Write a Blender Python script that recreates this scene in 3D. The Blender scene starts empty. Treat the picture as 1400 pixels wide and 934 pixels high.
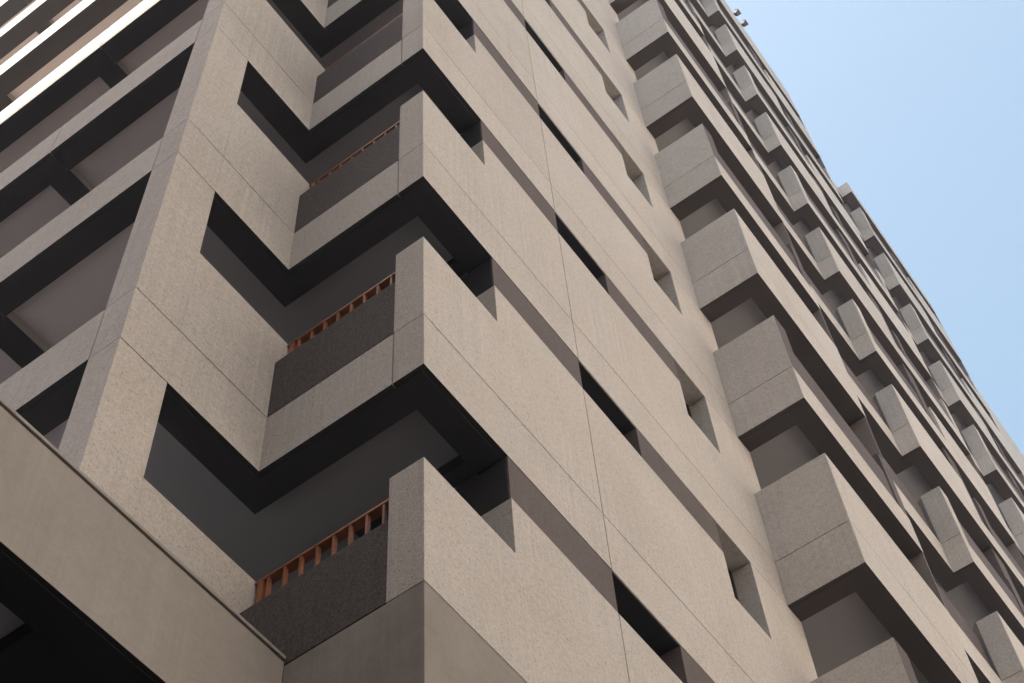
import bpy, bmesh, math
from mathutils import Vector, Matrix

S = bpy.context.scene
COL = S.collection

# ---------------------------------------------------------------- measures (metres)
H = 3.0                     # storey height, z = 0 is the soffit of the lowest overhanging storey
ZJ = 0.685                  # joint above the soffit (floor level)
ZT = 1.889                  # parapet top above the soffit
ZL = 1.465                  # low panel top above the soffit
ZB = 2.5                    # underside of the recessed band
ZN = 1.85                   # bottom of the tall windows
T = 0.265                   # wall thickness
G = 0.011                   # open joint between panels
GROUND = -11.1
F0, F1 = 0, 12              # storeys with a soffit
XA, XJ, XD, XN, XR = 0.983, 2.305, 3.254, 4.643, 5.295
X1, Y1, YP, YW, XO = -1.418, 1.48, 0.274, 1.768, -0.954
D1, D2 = -0.907, -0.568
PTS = [(X1, 15.0), (X1, Y1), (0, Y1), (0, 0), (6.015, 0), (6.015, D1), (8.932, D1), (8.932, D2),
       (12.176, D2), (12.176, D1), (17.768, D1), (17.768, D2), (20.971, D2), (20.971, D1),
       (26.609, D1), (26.609, D2), (44.0, D2)]
PTS = [Vector(p) for p in PTS]
NSEG = len(PTS) - 1


def seg_dir(i):
    return (PTS[i + 1] - PTS[i]).normalized()


def inward(i):
    d = seg_dir(i)
    return Vector((-d.y, d.x))


def corner(k, d):
    """point k of the facade line moved inwards by d (mitred)"""
    if d == 0:
        return PTS[k].copy()
    if k == 0:
        return PTS[0] + inward(0) * d
    if k == NSEG:
        return PTS[k] + inward(k - 1) * d
    return PTS[k] + (inward(k - 1) + inward(k)) * d


# ---------------------------------------------------------------- mesh helpers
def prism(bm, poly, z0, z1, mi=0, mi_bottom=None):
    """vertical prism over a plan polygon given counter-clockwise"""
    a = sum(poly[k][0] * poly[(k + 1) % len(poly)][1] - poly[(k + 1) % len(poly)][0] * poly[k][1] for k in range(len(poly)))
    if a < 0:
        poly = poly[::-1]
    lo = [bm.verts.new((p[0], p[1], z0)) for p in poly]
    hi = [bm.verts.new((p[0], p[1], z1)) for p in poly]
    f = bm.faces.new(lo[::-1]); f.material_index = mi if mi_bottom is None else mi_bottom
    f = bm.faces.new(hi); f.material_index = mi
    n = len(poly)
    for k in range(n):
        f = bm.faces.new((lo[k], lo[(k + 1) % n], hi[(k + 1) % n], hi[k])); f.material_index = mi


def slab(bm, xz, y0, y1, mi=0):
    """prism along y over a polygon in the x-z plane"""
    a = sum(xz[k][0] * xz[(k + 1) % len(xz)][1] - xz[(k + 1) % len(xz)][0] * xz[k][1] for k in range(len(xz)))
    if a < 0:
        xz = xz[::-1]
    fr = [bm.verts.new((p[0], y0, p[1])) for p in xz]
    bk = [bm.verts.new((p[0], y1, p[1])) for p in xz]
    n = len(xz)
    for f in [bm.faces.new(fr), bm.faces.new(bk[::-1])]:
        f.material_index = mi
    for k in range(n):
        f = bm.faces.new((fr[(k + 1) % n], fr[k], bk[k], bk[(k + 1) % n])); f.material_index = mi


def box(bm, x0, x1, y0, y1, z0, z1, mi=0):
    prism(bm, [(x0, y0), (x1, y0), (x1, y1), (x0, y1)], z0, z1, mi)


def strip(bm, i, s0, s1, d0, d1, z0, z1, mi=0, mi_bottom=None):
    """a straight piece of wall along segment i, from s0 to s1 (None = mitred end), between the inward offsets d0 and d1"""
    d, n = seg_dir(i), inward(i)
    def at(s, off, k):
        return corner(k, off) if s is None else PTS[i] + d * s + n * off
    poly = [at(s0, d0, i), at(s1, d0, i + 1), at(s1, d1, i + 1), at(s0, d1, i)]
    prism(bm, [(p.x, p.y) for p in poly], z0, z1, mi, mi_bottom)


def cyl(bm, p0, p1, r0, r1=None, n=12, mi=0):
    p0, p1 = Vector(p0), Vector(p1)
    r1 = r0 if r1 is None else r1
    q = (p1 - p0).to_track_quat('Z', 'Y').to_matrix()
    a = [bm.verts.new(p0 + q @ Vector((r0 * math.cos(2 * math.pi * k / n), r0 * math.sin(2 * math.pi * k / n), 0))) for k in range(n)]
    b = [bm.verts.new(p1 + q @ Vector((r1 * math.cos(2 * math.pi * k / n), r1 * math.sin(2 * math.pi * k / n), 0))) for k in range(n)]
    bm.faces.new(a[::-1]).material_index = mi
    bm.faces.new(b).material_index = mi
    for k in range(n):
        bm.faces.new((a[k], a[(k + 1) % n], b[(k + 1) % n], b[k])).material_index = mi


def obj(name, bm, mats, parent=None):
    me = bpy.data.meshes.new(name)
    bmesh.ops.recalc_face_normals(bm, faces=bm.faces[:])
    bm.to_mesh(me); bm.free()
    for m in (mats if isinstance(mats, (list, tuple)) else [mats]):
        me.materials.append(m)
    o = bpy.data.objects.new(name, me)
    COL.objects.link(o)
    if parent is not None:
        o.parent = parent
    return o


def new():
    return bmesh.new()


# ---------------------------------------------------------------- materials
def rgb(c):
    return (c[0], c[1], c[2], 1)


def nodes(name):
    m = bpy.data.materials.new(name); m.use_nodes = True
    nt = m.node_tree
    return m, nt, nt.nodes['Principled BSDF']


def concrete(name, col, grain=60.0, bump=0.6, spread=0.17, streak=0.08, patch=0.06, rough=0.9, pits=True):
    """cast concrete with exposed fine aggregate, rain streaks and cloudy patches"""
    m, nt, b = nodes(name)
    L, N = nt.links.new, nt.nodes.new
    geo = N('ShaderNodeNewGeometry')
    def mapped(sx, sy, sz):
        v = N('ShaderNodeVectorMath'); v.operation = 'MULTIPLY'
        v.inputs[1].default_value = (sx, sy, sz); L(geo.outputs['Position'], v.inputs[0]); return v.outputs[0]
    def noise(vec, scale, detail=3.0, rgh=0.55):
        n = N('ShaderNodeTexNoise'); n.inputs['Scale'].default_value = scale
        n.inputs['Detail'].default_value = detail; n.inputs['Roughness'].default_value = rgh
        L(vec, n.inputs['Vector']); return n.outputs['Fac']
    def ramp(x, a, bb, lo, hi):
        r = N('ShaderNodeMapRange'); r.inputs['From Min'].default_value = a; r.inputs['From Max'].default_value = bb
        r.inputs['To Min'].default_value = lo; r.inputs['To Max'].default_value = hi; L(x, r.inputs['Value']); return r.outputs[0]
    def mul(x, y):
        k = N('ShaderNodeMath'); k.operation = 'MULTIPLY'; L(x, k.inputs[0]); L(y, k.inputs[1]); return k.outputs[0]
    one = mapped(1, 1, 1)
    g1 = noise(one, grain, 4.0, 0.7)
    g2 = noise(one, grain * 0.37, 2.0, 0.5)
    pt = noise(one, 0.9, 5.0, 0.6)
    pt2 = noise(one, 4.5, 4.0, 0.6)
    st = noise(mapped(16.0, 16.0, 0.25), 1.0, 4.0, 0.65)
    st2 = noise(mapped(45.0, 45.0, 0.4), 1.0, 2.0, 0.6)
    stm = noise(mapped(0.8, 0.8, 0.6), 1.0, 2.0, 0.5)
    val = mul(ramp(g1, 0.3, 0.7, 1 - spread, 1 + spread), ramp(g2, 0.3, 0.7, 1 - spread * 0.5, 1 + spread * 0.5))
    val = mul(val, ramp(pt, 0.3, 0.7, 1 - patch, 1 + patch))
    val = mul(val, ramp(pt2, 0.3, 0.7, 1 - patch * 0.4, 1 + patch * 0.4))
    # streaks fade in and out over the wall
    mask = ramp(stm, 0.42, 0.66, 0.0, 1.0)
    def streaked(x, amt):
        d = N('ShaderNodeMath'); d.operation = 'MULTIPLY_ADD'
        L(mul(ramp(x, 0.36, 0.62, -amt, amt * 0.4), mask), d.inputs[0]); d.inputs[1].default_value = 1; d.inputs[2].default_value = 1
        return d.outputs[0]
    val = mul(val, streaked(st, streak)); val = mul(val, streaked(st2, streak * 0.8))
    if pits:
        vo = N('ShaderNodeTexVoronoi'); vo.inputs['Scale'].default_value = grain * 0.42; L(one, vo.inputs['Vector'])
        val = mul(val, ramp(vo.outputs['Distance'], 0.08, 0.26, 0.74, 1.0))
    oi = N('ShaderNodeObjectInfo'); val = mul(val, ramp(oi.outputs['Random'], 0, 1, 0.965, 1.035))
    hue = N('ShaderNodeMixRGB'); hue.blend_type = 'MIX'
    hue.inputs[1].default_value = rgb(col); hue.inputs[2].default_value = (col[0] * 0.985, col[1] * 0.995, col[2] * 1.015, 1)
    L(ramp(pt, 0.4, 0.62, 0, 1), hue.inputs[0])
    mx = N('ShaderNodeVectorMath'); mx.operation = 'SCALE'
    L(hue.outputs[0], mx.inputs[0]); L(val, mx.inputs['Scale'])
    L(mx.outputs[0], b.inputs['Base Color'])
    b.inputs['Roughness'].default_value = rough
    b.inputs['Specular IOR Level'].default_value = 0.25
    bp = N('ShaderNodeBump'); bp.inputs['Strength'].default_value = bump; bp.inputs['Distance'].default_value = 0.012
    hh = N('ShaderNodeMath'); hh.operation = 'ADD'; L(g1, hh.inputs[0])
    if pits:
        L(ramp(vo.outputs['Distance'], 0.05, 0.3, -0.5, 0.0), hh.inputs[1])
    else:
        L(g2, hh.inputs[1])
    bv = N('ShaderNodeBevel'); bv.samples = 4; bv.inputs['Radius'].default_value = 0.010; L(bv.outputs[0], bp.inputs['Normal'])
    L(hh.outputs[0], bp.inputs['Height']); L(bp.outputs[0], b.inputs['Normal'])
    return m


def plain(name, col, rough=0.8, var=0.06, scale=3.0, spec=0.3, bump=0.05, metal=0.0):
    m, nt, b = nodes(name)
    L, N = nt.links.new, nt.nodes.new
    geo = N('ShaderNodeNewGeometry')
    n = N('ShaderNodeTexNoise'); n.inputs['Scale'].default_value = scale; n.inputs['Detail'].default_value = 6
    L(geo.outputs['Position'], n.inputs['Vector'])
    r = N('ShaderNodeMapRange'); r.inputs['From Min'].default_value = 0.3; r.inputs['From Max'].default_value = 0.7
    r.inputs['To Min'].default_value = 1 - var; r.inputs['To Max'].default_value = 1 + var; L(n.outputs['Fac'], r.inputs['Value'])
    mx = N('ShaderNodeVectorMath'); mx.operation = 'SCALE'; mx.inputs[0].default_value = col; L(r.outputs[0], mx.inputs['Scale'])
    L(mx.outputs[0], b.inputs['Base Color'])
    b.inputs['Roughness'].default_value = rough; b.inputs['Specular IOR Level'].default_value = spec; b.inputs['Metallic'].default_value = metal
    n2 = N('ShaderNodeTexNoise'); n2.inputs['Scale'].default_value = scale * 20; L(geo.outputs['Position'], n2.inputs['Vector'])
    bp = N('ShaderNodeBump'); bp.inputs['Strength'].default_value = bump; bp.inputs['Distance'].default_value = 0.01
    L(n2.outputs['Fac'], bp.inputs['Height']); L(bp.outputs[0], b.inputs['Normal'])
    return m


M_CON = concrete('pitted_concrete', (0.476, 0.441, 0.405))
M_SMOOTH = concrete('smooth_concrete', (0.255, 0.228, 0.206), grain=30, bump=0.12, spread=0.06, streak=0.06, patch=0.12, pits=False)
M_CANOPY = concrete('canopy_concrete', (0.290, 0.263, 0.240), grain=34, bump=0.12, spread=0.06, streak=0.05, patch=0.08, pits=False)
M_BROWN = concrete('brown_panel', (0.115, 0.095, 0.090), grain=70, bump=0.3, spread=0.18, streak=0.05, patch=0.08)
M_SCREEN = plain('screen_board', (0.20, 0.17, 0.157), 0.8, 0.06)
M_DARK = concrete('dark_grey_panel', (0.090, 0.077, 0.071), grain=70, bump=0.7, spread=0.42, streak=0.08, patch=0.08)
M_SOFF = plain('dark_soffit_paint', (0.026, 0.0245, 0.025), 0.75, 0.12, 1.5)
M_CEIL_SHADE = plain('shaded_ceiling_grey', (0.275, 0.270, 0.275), 0.9, 0.05, 0.8)  # ceiling grey darkened, shade put into the colour
M_SOFF_HAZED = plain('hazed_brown_soffit', (0.072, 0.060, 0.057), 0.8, 0.10, 1.5)  # brownish soffit paint, lightened to carry haze and bounce light in its colour
M_CEILW = plain('white_ceiling', (0.72, 0.72, 0.73), 0.9, 0.04, 0.8)
M_BOUNCE_TILE = plain('warm_bounce_tile', (0.66, 0.52, 0.43), 0.6, 0.08, 6.0)  # pale warm colour chosen to reflect sun upwards
M_CEIL = plain('ceiling_plaster', (0.445, 0.430, 0.430), 0.9, 0.05, 0.8)
M_INNER = plain('inner_plaster', (0.30, 0.285, 0.285), 0.9, 0.05, 0.8)
M_JOINT = plain('joint_sealant', (0.07, 0.06, 0.055), 0.9)
M_WOOD = plain('varnished_wood', (0.28, 0.105, 0.046), 0.5, 0.25, 9.0, 0.4)
M_GREY = plain('grey_pipe', (0.45, 0.45, 0.46), 0.5)
M_FRAME = plain('dark_metal', (0.03, 0.03, 0.033), 0.45, spec=0.5)
M_GLASS = plain('dark_glass', (0.012, 0.014, 0.018), 0.08, 0.0, spec=0.5, bump=0.0)
M_ASPH = plain('asphalt', (0.055, 0.054, 0.053), 0.9, 0.2, 4.0)
M_FLAG = plain('dark_flagstone', (0.10, 0.096, 0.093), 0.85, 0.15, 3.0)
M_BOUNCE_STONE = plain('pale_bounce_stone', (0.42, 0.39, 0.36), 0.85, 0.15, 3.0)
M_NEIGH = plain('pale_render', (0.64, 0.575, 0.50), 0.9, 0.08, 0.6)
M_GREYW = plain('grey_render', (0.20, 0.185, 0.165), 0.9, 0.08, 0.6)
M_STEEL = plain('galvanised_steel', (0.42, 0.43, 0.45), 0.45, 0.1, metal=0.6)

# ---------------------------------------------------------------- the tower
tower = bpy.data.objects.new('apartment_tower', None); COL.objects.link(tower)
tower.location = (0, 0, GROUND)
tower['label'] = 'tall beige concrete apartment tower with stepped balconies, brown bands and dark soffits'
tower['category'] = 'building'
OFF = Matrix.Translation((0, 0, -GROUND))


def part(name, bm, mats, parent=tower):
    bm.transform(OFF if True else Matrix())
    o = obj(name, bm, mats, parent)
    return o


CON = [M_CON, M_SOFF]

core = new()
prism(core, [(0.30, 15), (0.30, 3.0), (1.35, 3.0), (1.35, 1.3), (43.9, 1.3), (43.9, 15)], GROUND, H * F1 + ZJ - 0.1)
part('inner_wall', core, M_INNER)
roof_blocker = new(); box(roof_blocker, 2.6, 43.0, 2.4, 14.5, H * F1 + ZJ - 0.1, H * F1 + 6.5)  # unseen roof mass, added to keep the sun off the top parapets
part('roof_sun_blocker', roof_blocker, M_INNER)

# floor slabs: one per storey, their undersides are the balcony ceilings
line = [corner(k, T - 0.03) for k in range(NSEG + 1)]
for f in range(F0, F1 + 1):
    bm = new()
    pl = [(p.x, p.y) for p in line]
    pl[-1] = (43.9, pl[-1][1])
    pl += [(43.9, 1.45), (1.5, 1.45), (1.5, 3.15), (0.45, 3.15), (0.45, 15)]
    prism(bm, pl, H * f + 0.14, H * f + ZJ - 0.03)
    fs = part('floor_slab', bm, M_CEIL)
    bm = new(); prism(bm, [(T + 0.002, T + 0.002), (XA - 0.146, T + 0.002), (XA - 0.146, 1.29), (1.345, 1.29), (1.345, 2.9), (-0.62, 2.9), (-0.62, 2.12), (X1 + T + 0.003, 2.12), (X1 + T + 0.003, Y1 + T + 0.002), (T + 0.002, Y1 + T + 0.002)], H * f + 0.125, H * f + 0.145)
    part('ceiling_shade_sheet', bm, M_CEIL_SHADE, fs)  # thin dark sheet painting shade onto the corner balcony ceilings
    if f < F1:
        bm = new(); box(bm, X1 + T, 0.295, YW + 0.1, 14.9, H * f + ZJ - 0.035, H * f + ZJ - 0.018)
        part('gallery_bounce_floor', bm, M_BOUNCE_TILE, fs)  # unseen layer added to bounce warm sunlight onto the gallery ceilings

B2, B3 = 9, 13           # first corner index of the wide wings


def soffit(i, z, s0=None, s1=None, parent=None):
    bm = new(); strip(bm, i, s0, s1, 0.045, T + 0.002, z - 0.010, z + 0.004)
    return part('soffit', bm, M_SOFF_HAZED if i >= 4 else M_SOFF, parent)


def joint_strip(i, z, parent, s0=None, s1=None):
    bm = new(); strip(bm, i, s0, s1, 0.014, T - 0.03, z - 0.02, z + 0.02)
    return part('joint', bm, M_JOINT, parent)


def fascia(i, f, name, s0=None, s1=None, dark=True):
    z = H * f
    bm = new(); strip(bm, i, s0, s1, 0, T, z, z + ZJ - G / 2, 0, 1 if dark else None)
    o = part(name, bm, [M_CON, M_SOFF_HAZED])
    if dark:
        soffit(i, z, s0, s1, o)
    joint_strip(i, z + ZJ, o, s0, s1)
    return o


def parapet(i, f, s0=None, s1=None, top=ZT, name='parapet', mat=None):
    bm = new(); strip(bm, i, s0, s1, 0, T - 0.02, H * f + ZJ + G / 2, H * f + top)
    return part(name, bm, mat or M_CON)


def low_panel(i, f, s0, s1, top=ZL, mat=None, rec=0.022):
    bm = new(); strip(bm, i, s0, s1, rec, rec + 0.15, H * f + ZJ + 0.012, H * f + top)
    return part('low_panel', bm, mat or M_BROWN)


def seg_len(i):
    return (PTS[i + 1] - PTS[i]).length


for f in range(F0 - 1, F1 + 1):
    z = H * f
    top = (f == F1)
    # ---- street side wing on the left: beams over open galleries
    if f >= F0:
        LB = seg_len(0)
        cuts = [None, LB - (11.75 - Y1), LB - (7.75 - Y1), LB - (3.75 - Y1), LB - (YW - Y1)]
        for k in range(4):
            a = cuts[k]; b_ = cuts[k + 1]
            bm = new(); strip(bm, 0, None if a is None else a + G / 2, b_ - G / 2, 0, T, z, z + ZJ - 0.012, 0, 1)
            o = part('gallery_beam', bm, CON)
            soffit(0, z, None if a is None else a + G / 2, b_ - G / 2, o)
            bm = new(); strip(bm, 0, b_ - 0.02, b_ + 0.02, 0.014, T - 0.03, z + 0.008, z + ZJ - 0.03)
            part('joint', bm, M_JOINT, o)
        for yc in (3.87, 6.6, 9.3, 12.0):
            bm = new(); prism(bm, [(X1 + T + 0.004, yc - 0.14), (0.28, yc - 0.14), (0.28, yc + 0.14), (X1 + T + 0.004, yc + 0.14)], z + 0.002, z + 0.138, 0, 1)
            part('ceiling_beam', bm, [M_INNER, M_SOFF])
        # ---- pilaster at its end (narrow left face + wide front face)
        bm = new()
        prism(bm, [(X1, Y1), (XO, Y1), (XO, Y1 + T), (X1 + T, Y1 + T), (X1 + T, YW), (X1, YW)], z - H + ZJ + G / 2, z - G)
        o = part('pilaster_panel', bm, M_CON)
        bm = new()
        prism(bm, [(X1, Y1), (XO, Y1), (XO, Y1 + T), (X1 + T, Y1 + T), (X1 + T, YW - G / 2), (X1, YW - G / 2)], z + G / 2 if False else z, z + ZJ - G / 2)
        o2 = part('pilaster_panel', bm, M_CON)
        bm = new()
        prism(bm, [(X1 + .014, Y1 + .014), (XO - .01, Y1 + .014), (XO - .01, Y1 + T - .03), (X1 + T - .03, Y1 + T - .03), (X1 + T - .03, YW - .02), (X1 + .014, YW - .02)], z - 0.02, z + 0.02)
        part('joint', bm, M_JOINT, o2)
        bm = new()
        prism(bm, [(X1 + .014, Y1 + .014), (XO - .01, Y1 + .014), (XO - .01, Y1 + T - .03), (X1 + T - .03, Y1 + T - .03), (X1 + T - .03, YW - .02), (X1 + .014, YW - .02)], z + ZJ - 0.02, z + ZJ + 0.02)
        part('joint', bm, M_JOINT, o2)
        # ---- front return and left face of the corner balcony
        w = XO - X1
        bm = new(); strip(bm, 1, w, None, 0, T, z, z + ZJ - G / 2, 0, 1)
        o = part('balcony_edge', bm, CON); soffit(1, z, w, None, o); joint_strip(1, z + ZJ, o, w, None)
        L2 = seg_len(2)
        bm = new(); strip(bm, 2, None, L2 - YP - G / 2, 0, T, z, z + ZJ - G / 2, 0, 1)
        strip(bm, 2, L2 - YP + G / 2, None, 0, T, z, z + ZJ - G / 2, 0, 1)
        o = part('balcony_edge', bm, CON); soffit(2, z, None, None, o); joint_strip(2, z + ZJ, o, None, None)
        bm = new(); strip(bm, 2, L2 - YP - 0.02, L2 - YP + 0.02, 0.014, T - 0.03, z + 0.01, z + ZJ - 0.02)
        part('joint', bm, M_JOINT, o)
    if f < F1:
        # parapet of the return, running a little way into the balcony
        bm = new(); box(bm, XO, 0.25, Y1, Y1 + T - 0.02, z + ZJ + G / 2, z + ZT)
        part('parapet', bm, M_CON)
        # corner post
        bm = new(); box(bm, 0, 0.26, T - 0.005, YP, z + ZJ + G / 2, z + ZT)
        part('corner_post', bm, M_CON)
        # low dark panel with a timber rail above it
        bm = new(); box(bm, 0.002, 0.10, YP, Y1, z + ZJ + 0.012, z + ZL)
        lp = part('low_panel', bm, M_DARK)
        bm = new()
        box(bm, 0.105, 0.175, YP, Y1 - 0.002, z + 1.848, z + 1.870)
        box(bm, 0.106, 0.146, Y1 - 0.075, Y1 - 0.030, z + ZL - 0.05, z + 1.848)
        for k in range(8):
            yb = 0.408 + k * 0.1365
            if yb < Y1 - 0.1:
                box(bm, 0.110, 0.140, yb - 0.009, yb + 0.009, z + ZL - 0.05, z + 1.848)
        part('railing', bm, M_WOOD, lp)
        bm = new(); cyl(bm, (0.19, YP, z + 1.74), (0.19, Y1, z + 1.74), 0.012)
        part('pipe', bm, M_GREY, lp)
        # ---- long front wall of the corner block
        y0, y1 = 0.0, T - 0.005
        if f >= F0:
            bm = new()
            strip(bm, 3, None, XJ - G / 2, 0, T, z, z + ZJ - G / 2, 0, 1)
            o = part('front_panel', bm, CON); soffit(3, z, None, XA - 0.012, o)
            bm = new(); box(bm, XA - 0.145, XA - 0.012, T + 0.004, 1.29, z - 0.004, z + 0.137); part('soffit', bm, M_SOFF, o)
            bm = new(); strip(bm, 3, XJ + G / 2, None, 0, T, z, z + ZJ - G / 2)
            o2 = part('front_panel', bm, CON)
            bm = new(); strip(bm, 3, XJ + G / 2, XD, 0.012, T, z - 0.006, z + 0.004); part('soffit', bm, M_SOFF, o2)
            bm = new(); strip(bm, 3, XJ - 0.02, XJ + 0.02, 0.014, 0.2, z + 0.02, z + ZJ - 0.02); part('joint', bm, M_JOINT, o)
            joint_strip(3, z + ZJ, o2, None, None)
        a, t2 = z + ZJ + G / 2, z + H
        bm = new()
        slab(bm, [(0, a), (XJ - G / 2, a), (XJ - G / 2, z + ZB), (XA, z + ZB), (XA, z + ZT), (0, z + ZT)], y0, y1)
        o = part('front_panel', bm, M_CON)
        bm = new()
        slab(bm, [(XJ + G / 2, a), (6.28, a), (6.28, t2 - G), (XR, t2 - G), (XR, z + ZN), (XN, z + ZN), (XN, z + ZB), (XJ + G / 2, z + ZB)], y0, y1)
        o2 = part('front_panel', bm, M_CON)
        bm = new(); box(bm, XJ - 0.02, XJ + 0.02, 0.014, 0.2, z + ZJ + 0.03, z + ZB - 0.02); part('joint', bm, M_JOINT, o)
        bm = new(); box(bm, XR + 0.01, 6.0, 0.014, 0.2, t2 - 0.03, t2 - 0.001); part('joint', bm, M_JOINT, o2)
        for xa, xb in ((XA, XJ), (XD, XN)):
            bm = new(); box(bm, xa, xb, 0.004, 0.22, z + ZB + 0.009, t2 - 0.001)
            bp_ = part('band_panel', bm, M_BROWN)
            if xa == XA:
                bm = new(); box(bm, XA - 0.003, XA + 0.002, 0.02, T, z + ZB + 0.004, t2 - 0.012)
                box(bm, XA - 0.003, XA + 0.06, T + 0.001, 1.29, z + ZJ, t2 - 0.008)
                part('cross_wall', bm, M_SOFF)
        # ribbon window and tall window, set deep in the wall
        for xa, xb, zb in ((XJ, XD, ZB), (XN, XR, ZN)):
            bm = new()
            fr = 0.035
            ya, yb = 0.215, 0.255
            box(bm, xa + 0.002, xb - 0.002, ya, yb, z + zb + 0.002, z + zb + fr)
            box(bm, xa + 0.002, xb - 0.002, ya, yb, t2 - fr, t2 - 0.009)
            box(bm, xa + 0.002, xa + fr, ya, yb, z + zb + fr, t2 - fr)
            box(bm, xb - fr, xb - 0.002, ya, yb, z + zb + fr, t2 - fr)
            w_ = part('window', bm, M_FRAME)
            bm = new(); box(bm, xa + fr, xb - fr, 0.235, 0.245, z + zb + fr, t2 - fr)
            part('pane', bm, M_GLASS, w_)
    # ---- the stepped wings to the right
    if f >= F0:
        for i in range(4, NSEG):
            d = seg_dir(i)
            jog = abs(d.x) < 0.5
            if jog:
                left_side = d.y < 0
                fascia(i, f, 'balcony_edge')
                if (not top) or i < B3 - 1:
                    parapet(i, f)
                if not left_side and not top:
                    xe = PTS[i].x
                    bm = new(); box(bm, xe - 0.036, xe - 0.006, D1 + 0.006, -0.3, z + ZT + 0.002, z + H + (0.10 if False else -0.002))
                    part('screen_panel', bm, M_SCREEN)
                continue
            if i == NSEG - 1:                          # blind end wall
                o = fascia(i, f, 'end_wall', dark=False)
                if not top:
                    bm = new(); strip(bm, i, None, None, 0, T - 0.02, z + ZJ + G / 2, z + H - G)
                    part('end_wall', bm, M_CON)
                    joint_strip(i, z + H - 0.02, o)
                continue
            if i in (7, 11):      # recessed bays
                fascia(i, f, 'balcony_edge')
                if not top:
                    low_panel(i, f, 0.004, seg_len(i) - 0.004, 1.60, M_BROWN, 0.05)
                continue
            # projecting bays
            fascia(i, f, 'balcony_edge')
            LEN = seg_len(i)
            if i == 5:
                bays = [(None, None, f % 2 == 1)]
            else:
                bays = [(None, 2.64, f % 2 == 0), (3.12, None, f % 2 == 1)]
                if not top:
                    bm = new(); strip(bm, i, 2.64, 3.12, 0.05, 0.23, z + ZJ + 0.004, z + H - 0.004)
                    part('pier', bm, M_BROWN)
            if top and i > 9:
                continue
            if top:
                bays = [(None, None, True)]
            for s0, s1, full in bays:
                if full or top:
                    parapet(i, f, s0, s1)
                else:
                    e0 = 0.0 if s0 is None else s0
                    e1 = LEN if s1 is None else s1
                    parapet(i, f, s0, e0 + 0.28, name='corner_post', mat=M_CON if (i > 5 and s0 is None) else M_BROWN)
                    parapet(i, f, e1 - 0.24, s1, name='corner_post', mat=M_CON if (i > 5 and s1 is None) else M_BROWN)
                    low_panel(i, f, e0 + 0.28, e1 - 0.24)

# ---- plinth: smooth concrete down to the street, with a canopy beam on the left
ZP = ZJ - H                      # top of the plinth
bm = new()
prism(bm, [(0, 0), (6.015, 0), (6.015, D1), (26.6, D1), (26.6, D2), (44.0, D2), (44.0, 1.2), (T, 1.2), (T, 1.03), (0, 1.03)], GROUND, ZP - G / 2)
part('plinth_wall', bm, M_SMOOTH)
bm = new()
prism(bm, [(0.014, 0.014), (6.03, 0.014), (6.03, D1 + 0.014), (26.58, D1 + 0.014), (26.58, D2 + 0.014), (43.9, D2 + 0.014), (43.9, 1.1), (0.014, 1.1)], ZP - 0.02, ZP + 0.02)
part('joint', bm, M_JOINT)
bm = new()
prism(bm, [(-9.0, 1.03), (-0.001, 1.03), (-0.001, 1.03 + T), (-9.0, 1.03 + T)], -3.155, -2.285, 0, 1)
cb = part('canopy_beam', bm, [M_CANOPY, M_SOFF])
bm = new(); box(bm, -9.0, -0.001, 1.018, 1.03 + T, -2.272, -2.245)
part('coping', bm, M_CANOPY, cb)
bm = new(); box(bm, -9.0, -0.001, 1.045, 1.28, -2.285, -2.272)
part('joint', bm, M_JOINT, cb)
bm = new(); box(bm, -9.0, -0.001, 1.065, 1.03 + T + 0.002, -3.162, -3.151)
part('soffit', bm, M_SOFF, cb)
bm = new(); box(bm, -9.0, -0.02, 1.03 + T + 0.002, 15.0, -3.02, -2.33)
part('canopy_slab', bm, M_CEILW)
bm = new(); box(bm, -1.50, -0.02, 1.03 + T + 0.004, 14.9, -3.15, -3.02)
part('canopy_cross_beam', bm, M_SOFF)
bm = new(); box(bm, -8.9, -0.05, 3.4, 14.9, GROUND, -3.02)
part('shop_wall', bm, M_FRAME)
# wall between the canopy and the first gallery
bm = new()
prism(bm, [(X1, Y1), (XO, Y1), (XO, Y1 + T), (X1 + T, Y1 + T), (X1 + T, YW), (X1, YW)], -2.6, -2.33 + 0.02)
part('pilaster_foot', bm, M_CON)
for yc in (1.9,):
    bm = new(); box(bm, X1, X1 + T, YW + G, 15.0, -2.33, ZP)
    part('gallery_beam', bm, M_CON)

# ---------------------------------------------------------------- flood lamps on the roof edge
lamp = bpy.data.objects.new('roof_floodlight', None); COL.objects.link(lamp)
LX, LY, LZ = 15.25, D1 + 0.10, H * F1 + ZT
lamp.location = (LX, LY, LZ)
lamp['label'] = 'small twin floodlight on a short pole at the roof edge against the sky'
lamp['category'] = 'floodlight'
bm = new(); cyl(bm, (0, 0, 0), (0, 0, 1.15), 0.028); box(bm, -0.08, 0.08, -0.08, 0.08, 0, 0.02); obj('pole', bm, M_STEEL, lamp)
bm = new(); box(bm, -0.24, 0.24, -0.02, 0.02, 1.13, 1.175); obj('crossbar', bm, M_STEEL, lamp)
for sx in (-0.22, 0.22):
    bm = new()
    q = Matrix.Translation((sx, -0.12, 1.20)) @ Matrix.Rotation(math.radians(-35), 4, 'X') @ Matrix.Scale(0.62, 4)
    sub = bmesh.new()
    prism(sub, [(-0.15, -0.10), (0.15, -0.10), (0.11, 0.10), (-0.11, 0.10)], -0.11, 0.11)
    box(sub, -0.17, 0.17, -0.125, -0.10, -0.13, 0.13)
    sub.transform(q); me = bpy.data.meshes.new('tmp'); sub.to_mesh(me); sub.free(); bm.from_mesh(me); bpy.data.meshes.remove(me)
    hd = obj('lamp_head', bm, M_FRAME, lamp)
    bm = new(); box(bm, -0.14, 0.14, -0.128, -0.1252, -0.10, 0.10); bm.transform(q); obj('lens', bm, M_GLASS, hd)

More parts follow.
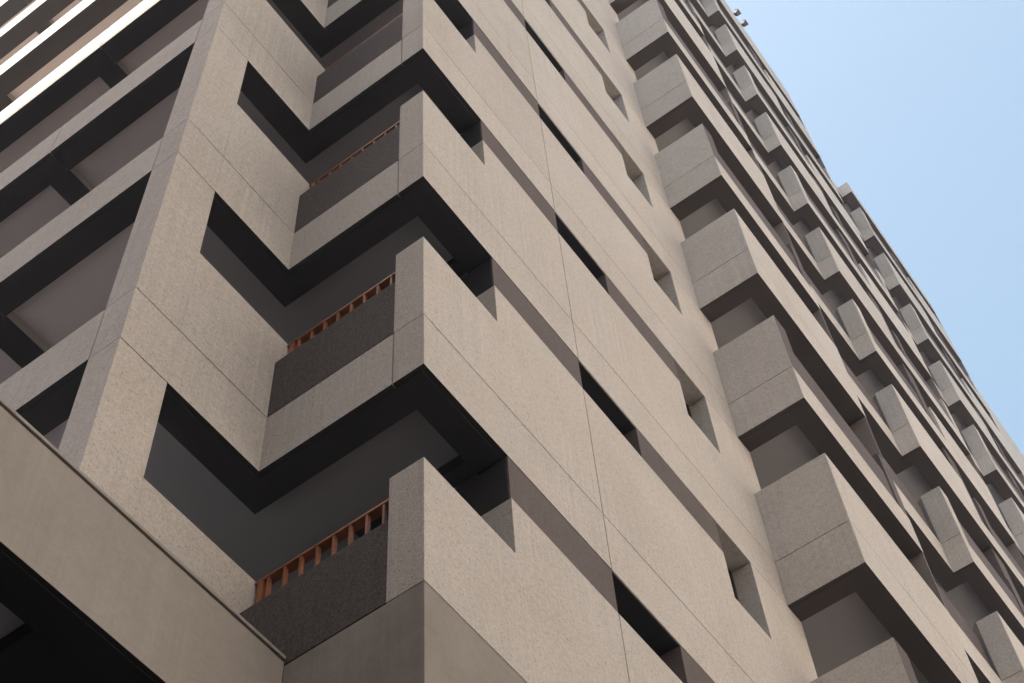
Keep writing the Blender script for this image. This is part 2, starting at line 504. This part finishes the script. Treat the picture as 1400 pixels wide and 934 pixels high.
# ---------------------------------------------------------------- street and neighbours (outside the frame, some added only to shade and reflect)
def structure(name, bm, m):
    o = obj(name, bm, m); o['kind'] = 'structure'; return o

R_ = 300
bm = new(); v = [bm.verts.new(p) for p in ((-R_, -R_, GROUND - 0.12), (R_, -R_, GROUND - 0.12), (R_, R_, GROUND - 0.12), (-R_, R_, GROUND - 0.12))]; bm.faces.new(v)
structure('street', bm, M_ASPH)
bm = new(); box(bm, -8.5, 40, -8, 15, GROUND - 0.6, GROUND)
structure('pavement', bm, M_FLAG)
bm = new(); box(bm, 40, 130, -39, 15, GROUND - 0.6, GROUND - 0.004); box(bm, 9, 40, -39, -8, GROUND - 0.6, GROUND - 0.004)
structure('bounce_court', bm, M_BOUNCE_STONE)  # unseen pale ground, added to bounce light up to the right-hand soffits


def neighbour(name, x0, x1, y0, y1, h, label, face, mat):
    e = bpy.data.objects.new(name, None); COL.objects.link(e); e.location = ((x0 + x1) / 2, (y0 + y1) / 2, GROUND - 0.12)
    e['label'] = label; e['category'] = 'building'
    w, d = (x1 - x0) / 2, (y1 - y0) / 2
    bm = new(); box(bm, -w, w, -d, d, 0, h); obj('wall', bm, mat, e)
    bm = new(); box(bm, -w - 0.2, w + 0.2, -d - 0.2, d + 0.2, h, h + 0.5); obj('roof', bm, M_SMOOTH, e)
    bm = new()
    n = int((2 * w if face in 'NS' else 2 * d) // 3.2)
    for fl in range(int(h // 3.2) - 1):
        for k in range(n):
            c = (k + 0.5) / n * 2 - 1
            zz = 2.2 + fl * 3.2
            if face == 'N':
                box(bm, c * w - 0.7, c * w + 0.7, d - 0.02, d + 0.03, zz, zz + 1.5)
            else:
                box(bm, w - 0.02, w + 0.03, c * d - 0.7, c * d + 0.7, zz, zz + 1.5)
    wi = obj('window', bm, M_GLASS, e); wi['kind'] = 'stuff'
    return e


SUN_AZ = Vector((-0.62, 0.78)).normalized()
SUN_EL = math.radians(50)
OCC_X = -14.0
top_z = 8.3 + (X1 - OCC_X) / abs(SUN_AZ.x) * math.tan(SUN_EL)
neighbour('office_block', OCC_X - 14, OCC_X, 14, 60, top_z - GROUND, 'grey office block across the side street, shading the lower galleries', 'E', M_GREYW)
neighbour('sky_blocker', OCC_X - 16, OCC_X - 1, -18, 13.5, 29, 'added unseen grey block that keeps low sky light off the left faces', 'E', M_GREYW)  # made-up block, there only to darken the left-facing walls
neighbour('terrace_block', -60, 100, -56, -40, 44, 'unseen pale rendered block opposite the tower front, shaped to bounce sunlight onto it', 'N', M_NEIGH)  # length, height and pale colour set for the light it bounces

# ---------------------------------------------------------------- air
bm = new(); box(bm, -R_ - 1, R_ + 1, -R_ - 1, R_ + 1, GROUND - 1.2, 48)
hz = obj('haze', bm, []); hz['kind'] = 'stuff'
m = bpy.data.materials.new('air'); m.use_nodes = True; m.node_tree.nodes.remove(m.node_tree.nodes['Principled BSDF'])
pv = m.node_tree.nodes.new('ShaderNodeVolumePrincipled'); pv.inputs['Density'].default_value = 0.0013; pv.inputs['Color'].default_value = (0.9, 0.93, 1, 1); pv.inputs['Anisotropy'].default_value = 0.3
m.node_tree.links.new(pv.outputs[0], m.node_tree.nodes['Material Output'].inputs['Volume'])
hz.data.materials.append(m)

# ---------------------------------------------------------------- camera
cam = bpy.data.cameras.new('camera'); co = bpy.data.objects.new('camera', cam); COL.objects.link(co)
yaw, pitch, roll = 0.550132224, 1.02483077, -0.0928230319
fw = Vector((math.cos(pitch) * math.cos(yaw), math.cos(pitch) * math.sin(yaw), math.sin(pitch)))
rt = Vector((math.sin(yaw), -math.cos(yaw), 0)); up = rt.cross(fw)
r2 = rt * math.cos(roll) + up * math.sin(roll); u2 = up * math.cos(roll) - rt * math.sin(roll)
mw = Matrix((r2, u2, -fw)).transposed().to_4x4(); mw.translation = (-4.64238662, -3.57242705, -9.40883909)
co.matrix_world = mw
cam.sensor_width = 36; cam.lens = 2202.23601 / 1400 * 36; cam.clip_end = 3000; cam.clip_start = 0.05
S.camera = co

# ---------------------------------------------------------------- light
w = bpy.data.worlds.new('World'); S.world = w; w.use_nodes = True
nt = w.node_tree
bg = nt.nodes['Background']
sky = nt.nodes.new('ShaderNodeTexSky'); sky.sky_type = 'NISHITA'; sky.sun_disc = False
sky.sun_elevation = SUN_EL
sky.sun_rotation = math.atan2(SUN_AZ.x, SUN_AZ.y)
sky.air_density = 1.0; sky.dust_density = 5.0; sky.ozone_density = 0.3
hs = nt.nodes.new('ShaderNodeHueSaturation'); hs.inputs['Saturation'].default_value = 0.95; hs.inputs['Hue'].default_value = 0.474
nt.links.new(sky.outputs[0], hs.inputs['Color']); nt.links.new(hs.outputs[0], bg.inputs[0]); bg.inputs[1].default_value = 0.115
sd = bpy.data.lights.new('sun', 'SUN'); sd.energy = 5.0; sd.angle = math.radians(0.5); sd.color = (1.0, 0.93, 0.82)
so = bpy.data.objects.new('sun', sd); COL.objects.link(so)
sv = Vector((SUN_AZ.x * math.cos(SUN_EL), SUN_AZ.y * math.cos(SUN_EL), math.sin(SUN_EL)))
so.rotation_euler = sv.to_track_quat('Z', 'Y').to_euler()

S.view_settings.view_transform = 'Standard'; S.view_settings.look = 'None'
S.view_settings.exposure = 1.69; S.view_settings.gamma = 1; S.view_settings.use_curve_mapping = False
S.cycles.max_bounces = 8; S.cycles.diffuse_bounces = 6
